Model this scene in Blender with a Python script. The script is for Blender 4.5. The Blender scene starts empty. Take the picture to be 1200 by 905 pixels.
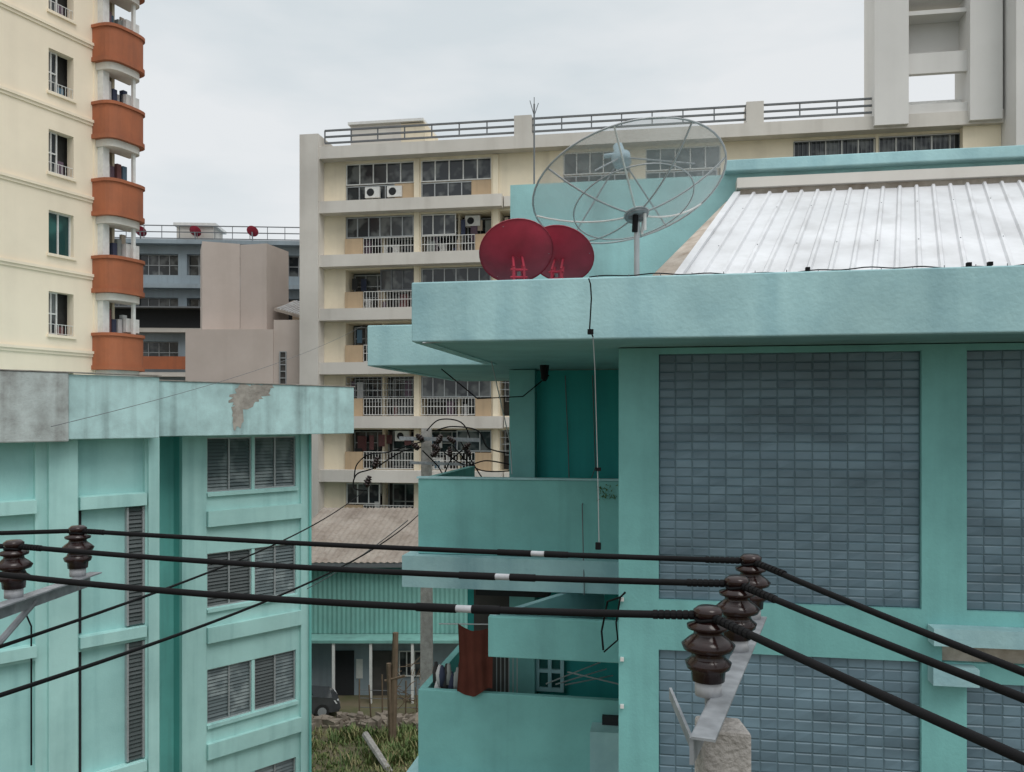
import bpy, math, random
from mathutils import Vector, Matrix
random.seed(11)
R=random.random
def U(a,b): return random.uniform(a,b)
sc=bpy.context.scene
sc.view_settings.view_transform='Standard'; sc.view_settings.look='None'; sc.view_settings.exposure=0
EYE=13.0; HZ=490.0
# ---------------------------------------------------------------- helpers turning image pixel coordinates into world positions
def P(u,v,D): return Vector(((u-600)/1000*D, D, EYE+(HZ-v)/1000*D))
class Frame:
    """vertical facade plane: s along it, d behind it, z up"""
    def __init__(f,ox,oy,deg):
        a=math.radians(deg); f.ox=ox; f.oy=oy; f.dx=math.cos(a); f.dy=math.sin(a)
    def w(f,s,d,z): return Vector((f.ox+s*f.dx-d*f.dy, f.oy+s*f.dy+d*f.dx, z))
    def S(f,u,d=0):
        k=(u-600)/1000; ox=f.ox-d*f.dy; oy=f.oy+d*f.dx
        return (k*oy-ox)/(f.dx-k*f.dy)
    def Z(f,u,v,d=0):
        s=f.S(u,d); D=f.oy+d*f.dx+s*f.dy
        return EYE+(HZ-v)/1000*D
# ---------------------------------------------------------------- materials
def nt(name):
    m=bpy.data.materials.new(name); m.use_nodes=True
    t=m.node_tree; return m,t.nodes,t.links,t.nodes['Principled BSDF']
def paint(name,col,dirt=.35,streak=.35,dcol=None,rough=.75,scale=.9,bump=.15,spec=.3,thr=.5,fine=30,sx=4.5,fade=.1):
    m,n,l,b=nt(name)
    dcol=dcol or tuple(c*.45+.03 for c in col)
    tc=n.new('ShaderNodeTexCoord')
    n1=n.new('ShaderNodeTexNoise'); n1.inputs['Scale'].default_value=scale; n1.inputs['Detail'].default_value=6; n1.inputs['Roughness'].default_value=.68
    l.new(tc.outputs['Object'],n1.inputs['Vector'])
    r1=n.new('ShaderNodeMapRange'); r1.inputs['From Min'].default_value=thr-.12; r1.inputs['From Max'].default_value=thr+.25; r1.inputs['To Max'].default_value=dirt
    l.new(n1.outputs['Fac'],r1.inputs['Value'])
    mp=n.new('ShaderNodeMapping'); mp.inputs['Scale'].default_value=(sx,sx,sx*.06)
    l.new(tc.outputs['Object'],mp.inputs['Vector'])
    n2=n.new('ShaderNodeTexNoise'); n2.inputs['Scale'].default_value=1.0; n2.inputs['Detail'].default_value=5
    l.new(mp.outputs['Vector'],n2.inputs['Vector'])
    r2=n.new('ShaderNodeMapRange'); r2.inputs['From Min'].default_value=.5; r2.inputs['From Max'].default_value=.78; r2.inputs['To Max'].default_value=streak
    l.new(n2.outputs['Fac'],r2.inputs['Value'])
    ad=n.new('ShaderNodeMath'); ad.operation='ADD'; ad.use_clamp=True
    l.new(r1.outputs['Result'],ad.inputs[0]); l.new(r2.outputs['Result'],ad.inputs[1])
    mx=n.new('ShaderNodeMix'); mx.data_type='RGBA'
    mx.inputs['A'].default_value=(*col,1); mx.inputs['B'].default_value=(*dcol,1)
    l.new(ad.outputs[0],mx.inputs['Factor'])
    n3=n.new('ShaderNodeTexNoise'); n3.inputs['Scale'].default_value=scale*.45; n3.inputs['Detail'].default_value=2
    l.new(tc.outputs['Object'],n3.inputs['Vector'])
    r3=n.new('ShaderNodeMapRange'); r3.inputs['From Min'].default_value=.3; r3.inputs['From Max'].default_value=.7; r3.inputs['To Min'].default_value=1-fade; r3.inputs['To Max'].default_value=1+fade
    l.new(n3.outputs['Fac'],r3.inputs['Value'])
    vm=n.new('ShaderNodeVectorMath'); vm.operation='SCALE'
    l.new(mx.outputs['Result'],vm.inputs[0]); l.new(r3.outputs['Result'],vm.inputs['Scale'])
    l.new(vm.outputs['Vector'],b.inputs['Base Color'])
    if bump>.06:
        nb=n.new('ShaderNodeTexNoise'); nb.inputs['Scale'].default_value=fine; nb.inputs['Detail'].default_value=3
        l.new(tc.outputs['Object'],nb.inputs['Vector'])
        bp=n.new('ShaderNodeBump'); bp.inputs['Strength'].default_value=bump; bp.inputs['Distance'].default_value=.02
        l.new(nb.outputs['Fac'],bp.inputs['Height']); l.new(bp.outputs['Normal'],b.inputs['Normal'])
    b.inputs['Roughness'].default_value=rough; b.inputs['Specular IOR Level'].default_value=spec
    return m
def plain(name,col,rough=.6,metal=0,spec=.5,var=.12,scale=6):
    m,n,l,b=nt(name)
    tc=n.new('ShaderNodeTexCoord'); n1=n.new('ShaderNodeTexNoise'); n1.inputs['Scale'].default_value=scale; n1.inputs['Detail'].default_value=3
    l.new(tc.outputs['Object'],n1.inputs['Vector'])
    mx=n.new('ShaderNodeMix'); mx.data_type='RGBA'
    mx.inputs['A'].default_value=(*[max(0,c*(1-var*2)) for c in col],1); mx.inputs['B'].default_value=(*[min(1,c*(1+var)) for c in col],1)
    l.new(n1.outputs['Fac'],mx.inputs['Factor']); l.new(mx.outputs['Result'],b.inputs['Base Color'])
    b.inputs['Roughness'].default_value=rough; b.inputs['Metallic'].default_value=metal; b.inputs['Specular IOR Level'].default_value=spec
    return m
def glassm(name,c0,c1,scale=.9,rough=.12):
    m,n,l,b=nt(name)
    tc=n.new('ShaderNodeTexCoord'); n1=n.new('ShaderNodeTexNoise'); n1.inputs['Scale'].default_value=scale; n1.inputs['Detail'].default_value=2
    l.new(tc.outputs['Object'],n1.inputs['Vector'])
    r=n.new('ShaderNodeMapRange'); r.inputs['From Min'].default_value=.48; r.inputs['From Max'].default_value=.62
    l.new(n1.outputs['Fac'],r.inputs['Value'])
    mx=n.new('ShaderNodeMix'); mx.data_type='RGBA'; mx.inputs['A'].default_value=(*c0,1); mx.inputs['B'].default_value=(*c1,1)
    l.new(r.outputs['Result'],mx.inputs['Factor']); l.new(mx.outputs['Result'],b.inputs['Base Color'])
    b.inputs['Roughness'].default_value=rough
    return m
M={}
M['teal']=paint('teal_paint',(.19,.455,.44),.55,.5,(.12,.28,.28),scale=1.1,sx=3,fade=.12)
M['teal_par']=paint('teal_parapet_paint',(.37,.58,.60),.65,.75,(.23,.40,.44),scale=1.6,fine=22,sx=2.2,fade=.14,bump=.25)
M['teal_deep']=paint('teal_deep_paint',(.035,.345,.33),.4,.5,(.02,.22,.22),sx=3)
M['teal_block']=paint('teal_block_paint',(.33,.58,.585),.5,.6,sx=1.6)
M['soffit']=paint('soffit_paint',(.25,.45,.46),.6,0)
M['mint']=paint('mint_paint',(.42,.68,.65),.35,.6,(.23,.43,.42),scale=.9,sx=2.2)
M['mint_panel']=paint('mint_panel_paint',(.37,.64,.62),.4,.6,(.2,.40,.40),scale=.9,sx=2.0)
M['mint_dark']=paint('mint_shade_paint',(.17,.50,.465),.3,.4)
M['mint_par']=paint('mint_parapet_paint',(.49,.71,.71),.65,.9,(.25,.35,.35),scale=1.3,sx=2.2,bump=.3)
M['stained']=paint('stained_parapet',(.58,.65,.64),.95,.9,(.27,.275,.265),scale=1.3,thr=.47,sx=1.6,bump=.4)
M['plaster']=paint('bare_plaster',(.40,.37,.33),.9,.2,(.15,.13,.115),scale=3,bump=.5,fine=12)
M['cream']=paint('cream_paint',(.87,.76,.60),.2,.22,(.58,.50,.39),scale=.5,bump=.05,sx=1.2,fade=.05)
M['orange']=paint('orange_paint',(.38,.125,.06),.5,.5,(.19,.08,.05),sx=2.5)
M['cbeige']=paint('block_cream',(.78,.695,.54),.35,.4,(.46,.40,.31),scale=.5,bump=.05,sx=1.3)
M['cgrey']=paint('block_beam_grey',(.63,.60,.555),.4,.5,(.44,.41,.37),scale=.4,bump=.05,sx=1.2)
M['tgrey']=paint('lift_tower_grey',(.66,.65,.63),.4,.4,(.52,.51,.49),scale=.25,bump=.05,sx=.7)
M['tan']=paint('tan_panel',(.50,.37,.24),.3,.3,bump=.05)
M['dusty']=paint('dusty_render',(.57,.495,.45),.5,.35,(.42,.355,.31),scale=.3,bump=.05,sx=1)
M['bluegrey']=paint('bluegrey_paint',(.27,.33,.37),.35,.4,(.18,.2,.22),bump=.05)
M['concrete']=paint('concrete',(.40,.38,.36),.8,.5,(.20,.19,.175),scale=9,bump=.7,fine=45)
M['white']=plain('white_paint',(.70,.70,.68),.5)
M['insbase']=plain('grey_cement_base',(.42,.43,.45),.6,var=.2,scale=30)
M['whiteroof']=paint('white_sheet_roof',(.66,.67,.69),.5,.45,(.42,.42,.42),rough=.42,scale=1.6,bump=.04,spec=.5,sx=2)
M['brownflash']=paint('weathered_board',(.50,.44,.38),.8,.5,(.25,.19,.14),scale=3.5,bump=.3)
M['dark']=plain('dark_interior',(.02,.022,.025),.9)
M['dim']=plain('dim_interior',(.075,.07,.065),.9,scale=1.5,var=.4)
M['glass']=glassm('window_glass',(.025,.03,.035),(.13,.14,.14),1.3)
M['glass_g']=glassm('green_window_glass',(.01,.05,.05),(.03,.12,.11))
M['alu']=plain('aluminium',(.40,.42,.43),.45,.3)
M['slat']=glassm('louvre_glass',(.10,.13,.135),(.21,.25,.25),1.6,.3)
M['slatd']=plain('louvre_dark',(.07,.085,.085),.4)
M['black']=plain('black_sheath',(.008,.008,.009),.75,var=.3,spec=.15)
M['steel']=plain('galvanised_steel',(.30,.32,.34),.6,.25,scale=14,var=.35)
M['rail']=plain('rail_paint',(.14,.15,.16),.6)
M['porcelain']=plain('brown_porcelain',(.022,.009,.008),.2,var=.3,scale=20,spec=.4)
M['red']=plain('red_dish_paint',(.37,.022,.05),.55,var=.25,scale=5)
M['lnb']=plain('feed_grey_blue',(.30,.42,.48),.5)
M['wood']=paint('old_wood',(.17,.125,.085),.6,.7,(.07,.05,.035),scale=5)
M['cloth']=plain('brown_cloth',(.10,.033,.024),.95,var=.2,scale=4,spec=.1)
M['tealmetal']=paint('teal_sheet',(.20,.42,.38),.5,.6,(.13,.26,.24),bump=.05,sx=2)
M['greyroof']=paint('old_sheet_roof',(.36,.32,.28),.8,.5,(.2,.16,.13),scale=.9,bump=.05)
M['carpaint']=plain('car_paint',(.13,.14,.15),.25,.6)
M['tyre']=plain('tyre_rubber',(.02,.02,.02),.9)
M['lampglass']=plain('lamp_glass',(.6,.62,.62),.1)
M['asphalt']=paint('asphalt',(.055,.055,.055),.5,0,(.035,.035,.035))
M['rubble']=paint('rubble',(.26,.22,.18),.8,0,(.12,.1,.08),scale=3,bump=.8,fine=8)
cols=[(.5,.5,.5),(.04,.05,.09),(.14,.06,.06),(.09,.16,.22),(.42,.35,.28),(.03,.03,.03),(.25,.27,.26),(.13,.09,.12)]
CL=[plain('laundry_%d'%i,c,.9) for i,c in enumerate(cols)]
def tilem():
    m,n,l,b=nt('wall_tile')
    uv=n.new('ShaderNodeUVMap'); sx=n.new('ShaderNodeSeparateXYZ'); l.new(uv.outputs['UV'],sx.inputs[0])
    rp=n.new('ShaderNodeValToRGB'); rp.color_ramp.elements[0].color=(.105,.165,.205,1); rp.color_ramp.elements[1].color=(.14,.215,.262,1)
    l.new(sx.outputs['X'],rp.inputs['Fac'])
    tc=n.new('ShaderNodeTexCoord'); mp=n.new('ShaderNodeMapping'); mp.inputs['Scale'].default_value=(1,1,3); l.new(tc.outputs['Object'],mp.inputs['Vector'])
    n1=n.new('ShaderNodeTexNoise'); n1.inputs['Scale'].default_value=.9; n1.inputs['Detail'].default_value=5
    l.new(mp.outputs['Vector'],n1.inputs['Vector'])
    r=n.new('ShaderNodeMapRange'); r.inputs['From Min'].default_value=.3; r.inputs['From Max'].default_value=.7; r.inputs['To Min'].default_value=.74; r.inputs['To Max'].default_value=1.22
    l.new(n1.outputs['Fac'],r.inputs['Value'])
    vm=n.new('ShaderNodeVectorMath'); vm.operation='SCALE'; l.new(rp.outputs['Color'],vm.inputs[0]); l.new(r.outputs['Result'],vm.inputs['Scale'])
    l.new(vm.outputs['Vector'],b.inputs['Base Color']); b.inputs['Roughness'].default_value=.42; b.inputs['Specular IOR Level'].default_value=.4
    return m
M['tile']=tilem()
M['grout']=paint('tile_grout',(.10,.16,.185),.4,.3,(.06,.09,.10))
def meshm():
    m,n,l,b=nt('dish_mesh')
    b.inputs['Base Color'].default_value=(.50,.52,.52,1); b.inputs['Roughness'].default_value=.5
    t=n.new('ShaderNodeBsdfTransparent'); mx=n.new('ShaderNodeMixShader'); mx.inputs[0].default_value=.40
    l.new(t.outputs[0],mx.inputs[1]); l.new(b.outputs[0],mx.inputs[2]); l.new(mx.outputs[0],n['Material Output'].inputs['Surface'])
    return m
M['mesh']=meshm()
def leafm():
    m,n,l,b=nt('weed_leaf')
    uv=n.new('ShaderNodeUVMap'); sx=n.new('ShaderNodeSeparateXYZ'); l.new(uv.outputs['UV'],sx.inputs[0])
    rp=n.new('ShaderNodeValToRGB'); e=rp.color_ramp.elements
    e[0].color=(.05,.10,.025,1); e[1].color=(.32,.27,.14,1); k=e.new(.55); k.color=(.12,.18,.05,1)
    l.new(sx.outputs['X'],rp.inputs['Fac']); l.new(rp.outputs['Color'],b.inputs['Base Color']); b.inputs['Roughness'].default_value=.7
    return m
M['leaf']=leafm()
M['ground']=paint('ground_soil',(.17,.14,.095),.9,0,(.075,.10,.035),scale=.6,bump=.6,fine=5)
# ---------------------------------------------------------------- builder
class Build:
    def __init__(b,name): b.name=name; b.p={}
    def part(b,part,mat):
        if part not in b.p: b.p[part]=dict(m=M[mat] if isinstance(mat,str) else mat,v=[],f=[],uv=[],sm=False)
        return b.p[part]
    def face(b,part,mat,pts,uv=None):
        p=b.part(part,mat); i=len(p['v']); p['v']+=[tuple(q) for q in pts]; p['f'].append(tuple(range(i,i+len(pts)))); p['uv'].append(uv or (0,0))
    def hexa(b,part,mat,c,uv=None):
        p=b.part(part,mat); i=len(p['v']); p['v']+=[tuple(q) for q in c]
        for f in ((0,3,2,1),(4,5,6,7),(0,1,5,4),(1,2,6,5),(2,3,7,6),(3,0,4,7)):
            p['f'].append(tuple(i+k for k in f)); p['uv'].append(uv or (0,0))
    def box(b,part,mat,F,s0,s1,d0,d1,z0,z1):
        b.hexa(part,mat,[F.w(s0,d0,z0),F.w(s1,d0,z0),F.w(s1,d1,z0),F.w(s0,d1,z0),F.w(s0,d0,z1),F.w(s1,d0,z1),F.w(s1,d1,z1),F.w(s0,d1,z1)])
    def tube(b,part,mat,p0,p1,r,n=8,r1=None):
        p0=Vector(p0);p1=Vector(p1); r1=r if r1 is None else r1
        ax=(p1-p0).normalized(); a=ax.orthogonal().normalized(); c=ax.cross(a)
        p=b.part(part,mat); i=len(p['v'])
        for q,rr in((p0,r),(p1,r1)):
            for k in range(n):
                t=2*math.pi*k/n; p['v'].append(tuple(q+rr*(math.cos(t)*a+math.sin(t)*c)))
        for k in range(n): p['f'].append((i+k,i+(k+1)%n,i+n+(k+1)%n,i+n+k)); p['uv'].append((0,0))
        p['f'].append(tuple(i+n-1-k for k in range(n))); p['uv'].append((0,0)); p['f'].append(tuple(i+n+k for k in range(n))); p['uv'].append((0,0))
    def path(b,part,mat,pts,r,n=6):
        pts=[Vector(q) for q in pts]; p=b.part(part,mat); p['sm']=True; i0=len(p['v']); prev=None
        for j,q in enumerate(pts):
            t=(pts[min(j+1,len(pts)-1)]-pts[max(j-1,0)]).normalized()
            if prev is None: a=t.orthogonal().normalized()
            else: a=(prev-t*prev.dot(t)).normalized()
            prev=a; c=t.cross(a)
            for k in range(n):
                th=2*math.pi*k/n; p['v'].append(tuple(q+r*(math.cos(th)*a+math.sin(th)*c)))
        for j in range(len(pts)-1):
            for k in range(n):
                p['f'].append((i0+j*n+k,i0+j*n+(k+1)%n,i0+(j+1)*n+(k+1)%n,i0+(j+1)*n+k)); p['uv'].append((0,0))
    def lathe(b,part,mat,prof,org,axis=(0,0,1),n=24):
        p=b.part(part,mat); p['sm']=True; ax=Vector(axis).normalized(); a=ax.orthogonal().normalized(); c=ax.cross(a); i=len(p['v']); org=Vector(org)
        for r,z in prof:
            for k in range(n):
                t=2*math.pi*k/n; p['v'].append(tuple(org+ax*z+r*(math.cos(t)*a+math.sin(t)*c)))
        for j in range(len(prof)-1):
            for k in range(n):
                p['f'].append((i+j*n+k,i+j*n+(k+1)%n,i+(j+1)*n+(k+1)%n,i+(j+1)*n+k)); p['uv'].append((0,0))
    def wall(b,part,mat,F,s0,s1,z0,z1,holes,d,th):
        S=sorted({s0,s1,*[min(max(x,s0),s1) for h in holes for x in h[:2]]}); Z=sorted({z0,z1,*[min(max(x,z0),z1) for h in holes for x in h[2:]]})
        for i in range(len(S)-1):
            for j in range(len(Z)-1):
                cs=(S[i]+S[i+1])/2; cz=(Z[j]+Z[j+1])/2
                if any(h[0]<cs<h[1] and h[2]<cz<h[3] for h in holes): continue
                b.face(part,mat,[F.w(S[i],d,Z[j]),F.w(S[i+1],d,Z[j]),F.w(S[i+1],d,Z[j+1]),F.w(S[i],d,Z[j+1])])
        for a,c,e,g in holes:
            a=max(a,s0);c=min(c,s1);e=max(e,z0);g=min(g,z1)
            for q in (((a,e),(c,e)),((c,e),(c,g)),((c,g),(a,g)),((a,g),(a,e))):
                b.face(part,mat,[F.w(q[0][0],d,q[0][1]),F.w(q[1][0],d,q[1][1]),F.w(q[1][0],d+th,q[1][1]),F.w(q[0][0],d+th,q[0][1])])
    def rect(b,part,mat,F,s0,s1,z0,z1,d,uv=None):
        b.face(part,mat,[F.w(s0,d,z0),F.w(s1,d,z0),F.w(s1,d,z1),F.w(s0,d,z1)],uv)
    def window(b,F,s0,s1,z0,z1,d,nx=2,nz=1,fm='alu',gm='glass',fw=.05):
        b.rect('panes_'+gm,gm,F,s0,s1,z0,z1,d+.03)
        for i in range(nx+1):
            x=s0+(s1-s0)*i/nx; x=min(max(x,s0+fw/2),s1-fw/2); b.box('frames_'+fm,fm,F,x-fw/2,x+fw/2,d-.03,d+.025,z0,z1)
        for j in range(nz+1):
            z=z0+(z1-z0)*j/nz; z=min(max(z,z0+fw/2),z1-fw/2); b.box('frames_'+fm,fm,F,s0,s1,d-.027,d+.022,z-fw/2,z+fw/2)
    def louvre(b,F,s0,s1,z0,z1,d,mat='slat',step=.11):
        b.rect('louvre_back','dark',F,s0,s1,z0,z1,d+.16)
        n=max(2,int((z1-z0)/step)); h=(z1-z0)/n
        for i in range(n):
            z=z0+i*h; j=U(-.01,.012)
            b.face('slats_'+mat,mat,[F.w(s0,d+.0+j,z+.004),F.w(s1,d+.0+j,z+.004),F.w(s1,d+.05,z+h*.97),F.w(s0,d+.05,z+h*.97)])
    def railing(b,F,s0,s1,z0,z1,d,mat='white',step=.16,w=.03,nr=2,part='railing'):
        for i in range(nr):
            z=z0+(z1-z0)*i/(nr-1); b.box(part,mat,F,s0,s1,d-w*.6,d+w*.6,z-w/2,z+w/2)
        n=max(1,int((s1-s0)/step))
        for i in range(n+1):
            x=s0+(s1-s0)*i/n; b.box(part,mat,F,x-w*.35,x+w*.35,d-w*.35,d+w*.35,z0,z1)
    def done(b,bevel={}):
        allv=[v for p in b.p.values() for v in p['v']]
        lo=[min(v[i] for v in allv) for i in range(3)]; hi=[max(v[i] for v in allv) for i in range(3)]
        loc=Vector(((lo[0]+hi[0])/2,(lo[1]+hi[1])/2,lo[2]))
        e=None
        if len(b.p)>1:
            e=bpy.data.objects.new(b.name,None); e.location=loc; e.empty_display_size=.5; sc.collection.objects.link(e)
        for k,p in b.p.items():
            me=bpy.data.meshes.new(k); me.from_pydata(p['v'],[],p['f']); me.materials.append(p['m'])
            ul=me.uv_layers.new(name='UVMap')
            for poly,uv in zip(me.polygons,p['uv']):
                poly.use_smooth=p['sm']
                if uv!=(0,0):
                    for li in poly.loop_indices: ul.data[li].uv=uv
            me.validate(); me.update()
            o=bpy.data.objects.new(k if e else b.name,me); sc.collection.objects.link(o)
            if e: o.parent=e; o.matrix_parent_inverse=Matrix.Translation(-loc)
            if k in bevel:
                m=o.modifiers.new('bevel','BEVEL'); m.width=bevel[k]; m.segments=2; m.limit_method='ANGLE'
        return e
WF=Frame(0,0,0)
# ================================================================= GROUND
g=Build('ground')
g.face('ground','ground',[(-900,-300,0),(900,-300,0),(900,1500,0),(-900,1500,0)]); g.done()
r=Build('road'); 
r.face('asphalt_surface','asphalt',[(-200,-3.5,.004),(200,-3.5,.004),(200,2.6,.004),(-200,2.6,.004)])
r.face('centre_line','white',[(-200,-.5,.008),(200,-.5,.008),(200,-.38,.008),(-200,-.38,.008)])
r.box('kerb','concrete',WF,-200,200,2.6,2.8,0,.13); r.done()
# ================================================================= CREAM TOWER (left)
FA=Frame(-16.93,32,66.4)
A=Build('apartment_tower')
e0=FA.S(110); eE=e0+1.25
wins=[]
for k in range(9):
    z=32.7-3.0*k
    if z>0: wins.append((FA.S(57),FA.S(85)+.05,z-1.6,z))
extra=[(a-6,b-6,c,d) for a,b,c,d in wins]
A.wall('walls','cream',FA,-30,e0,0,38,wins+extra,0,.35)
for i,(a,b,c,d) in enumerate(wins+extra):
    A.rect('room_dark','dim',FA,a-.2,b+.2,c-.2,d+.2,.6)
    A.box('sills','cream',FA,a-.08,b+.08,-.08,.02,c-.1,c)
    if i in (4,): A.window(FA,a,b,c,d,.2,2,1,'white','glass_g')
    else:
        A.window(FA,a,(a+b)/2,c,d,.25,2,2,'white','glass')
        A.railing(FA,a,b,c+.05,c+.4,.06,'white',.15,.02)
        mt=random.choice(CL); A.box('clutter_'+mt.name,mt,FA,a+.3,b-.2,.3,.4,c,c+U(.3,.8))
for k in range(9):
    z=30.6-3*k
    A.box('ledges','cream',FA,-30,e0-.02,-.1,.0,z-.11,z)
    A.box('ledges','cream',FA,-30,e0-.02,-.05,.0,z-.22,z-.112)
A.box('core','cream',FA,-30,e0-.02,.7,10,0,38)
A.box('corner_pier','cream',FA,e0-.02,e0+.12,-.06,10,0,38)
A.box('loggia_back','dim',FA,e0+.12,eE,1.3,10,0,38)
A.box('loggia_side','cbeige',FA,eE-.12,eE,.3,1.3,0,38)
def bulge(B,F,sm,w,p,z0,z1,part,mat,grow=0):
    n=14; pts=[]
    for i in range(n+1):
        t=math.pi*i/n; pts.append((sm-(w+grow)*math.copysign(abs(math.cos(t))**.55,math.cos(t)), -(p+grow)*abs(math.sin(t))**.55))
    for i in range(n):
        (s0,d0),(s1,d1)=pts[i],pts[i+1]
        B.face(part,mat,[F.w(s0,d0,z0),F.w(s1,d1,z0),F.w(s1,d1,z1),F.w(s0,d0,z1)])
    B.face(part,mat,[F.w(s,d,z0) for s,d in pts]); 
    B.face(part,mat,[F.w(s,d,z1) for s,d in pts])
for k in range(11):
    z=34.4-3*k-.1
    if z<3: break
    bulge(A,FA,(e0+eE)/2+.25,.95,1.0,z-1.25,z-.1,'balconies','orange')
    bulge(A,FA,(e0+eE)/2+.25,.95,1.0,z-.1,z+.02,'balcony_rims','orange',.06)
    bulge(A,FA,(e0+eE)/2+.25,.95,1.0,z-1.42,z-1.25,'balcony_feet','orange',.05)
    bulge(A,FA,(e0+eE)/2+.25,.95,1.0,z-1.7,z-1.425,'balcony_soffits','cgrey',-.12)
    A.box('slabs','cream',FA,e0+.12,eE,0,1.3,z-1.4,z-1.15)
    A.window(FA,e0+.25,eE-.15,z-1.1,z+1.3,1.2,2,1,'white','glass_g' if k%2 else 'glass')
    A.box('balcony_posts','white',FA,eE+.02,eE+.14,-.7,-.58,z,z+1.4)
    A.box('balcony_posts','cbeige',FA,e0+.12,e0+.42,-.35,.3,z,z+1.4)
    if k%3!=1: A.box('aircon','white',FA,eE-.1,eE+.55,-.45,-.1,z+.15,z+.7)
    for q in range(4):
        s=e0+.4+q*.25; mt=random.choice(CL); A.box('laundry_'+mt.name,mt,FA,s,s+.2,-.3+.2*R(),-.07,z+.1*R(),z+U(.5,1.1))
A.done()
# ================================================================= BLUE-GREY BLOCK
FB=Frame(-28.5,60,4)
B=Build('bluegrey_apartment_block')
zr=25.6; s0=-6; s1=16
holes=[]
for k in range(8):
    for i in range(6): holes.append((s0+1+i*3.5,s0+3.9+i*3.5,zr-1.0-3.1*k-1.5,zr-1.0-3.1*k))
B.wall('walls','bluegrey',FB,s0,s1,0,zr,holes,0,.5); B.box('core','bluegrey',FB,s0,s1,.8,9,0,zr-.02)
for h in holes: B.window(FB,*h,.45,4,2,'alu','glass')
for k in range(8):
    B.box('bands_upper' if k<2 else 'bands','bluegrey' if k<2 else 'cgrey',FB,s0,s1,-.7,-.002,zr-3.1*k-.4,zr-3.1*k-.1)
    if k in(1,2,3): B.box('balcony_fronts_pale' if k==2 else 'balcony_fronts','orange' if k!=2 else 'cbeige',FB,s0,s1,-.8,-.703,zr-3.1*(k+1)-3.0,zr-3.1*(k+1)-2.1)
B.box('awning','rail',FB,s0+2,s1,-1.6,-.71,zr-5.0,zr-4.9); B.box('awning_painted_shade','dark',FB,s0+2,s1,-.72,-.705,zr-6.3,zr-5.0)  # second box: dark sheet put in as the shade below the awning
B.box('roof_room','cgrey',FB,FB.S(207,.5),FB.S(250,.5),.5,3,zr,zr+1.1)
B.box('roof_room_slab','white',FB,FB.S(203,.3),FB.S(253,.3),.3,3.2,zr+1.1,zr+1.3)
B.railing(FB,s0,s1,zr+.1,zr+1.0,0,'rail',1.2,.06,3,'roof_railing')
B.done()
def reddish(name,c,axis,r,mastz,bracket=True):
    d=Build(name); ax=Vector(axis).normalized(); f=.9*r; dep=r*r/(4*f)
    c=Vector(c); hub=c-ax*dep
    prof=[(max(.001,r*i/14),(r*i/14)**2/(4*f)) for i in range(15)]+[(r*1.015,dep+.002),(r*1.015,dep-.02*r)]
    d.lathe('reflector','red',prof,hub,ax,40)
    if bracket:
        side=ax.cross(Vector((0,0,1))).normalized(); b0=hub-ax*.14+Vector((0,0,-.12))
        d.tube('mast','steel',(b0.x,b0.y+.05,mastz),(b0.x,b0.y+.05,b0.z+.05),.02)
        for q in(-1,1):
            o=b0+side*q*.055
            d.tube('bracket','red',o-Vector((0,0,.08)),o+Vector((0,0,.09)),.016,6)
            d.tube('bracket','red',o+Vector((0,0,.09)),hub+side*q*.05,.014,6)
            d.tube('bracket','red',o-Vector((0,0,.05)),hub+side*q*.05-Vector((0,0,.1))+ax*.02,.014,6)
        for zz in(.06,-.02): d.tube('bracket','red',b0+side*.09+Vector((0,0,zz)),b0-side*.09+Vector((0,0,zz)),.014,6)
        foc=hub+ax*f
        for q in(0,2.1,4.2):
            a=side*math.cos(q)+ax.cross(side)*math.sin(q); d.tube('feed_arms','steel',hub+a*r*.9+ax*dep*.8,foc,.006,5)
        d.tube('feed','lnb',foc,foc+ax*.1,.03)
    else:
        d.tube('mast','steel',(c.x,c.y,mastz),hub,.05)
    return d.done()
for u in(165,229,296): reddish('satellite_dish',P(u,271,60.5),(.1,.6,.5),.42,zr,False)
# ================================================================= DUSTY STAIR TOWER
FD=Frame(-16.1,50.5,22)
D=Build('concrete_stair_tower')
D.box('shaft','dusty',FD,-2.1,0,0,3,0,23.3); D.box('shaft_side','dusty',Frame(-16.1,50.5,-14),0.003,1.75,.02,2.6,0,23.25)
D.box('annex','dusty',WF,-18.6,-13.6,48.6,56,0,18.05); D.box('annex_right','dusty',WF,-13.597,-12.0,48.7,56,0,18.6)
D.window(Frame(0,48.62,0),-13.25,-12.85,14.9,16.8,0,1,5,'alu','dim')
for i in range(12):
    D.tube('sheet_roof','whiteroof',(-13.9+i*.16,50.6,19.5-i*.045),(-13.9+i*.16+.3,54,20.4-i*.045),.05,5)
D.hexa('sheet_roof_base','greyroof',[(-14.1,50.5,19.35),(-11.9,50.5,18.75),(-11.7,54,19.8),(-13.8,54,20.3),(-14.1,50.5,19.5),(-11.9,50.5,18.9),(-11.7,54,19.95),(-13.8,54,20.45)])
D.box('rear_wall','cream',WF,-13.9,-11.9,54,55,18,19.8)
D.done()
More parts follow.
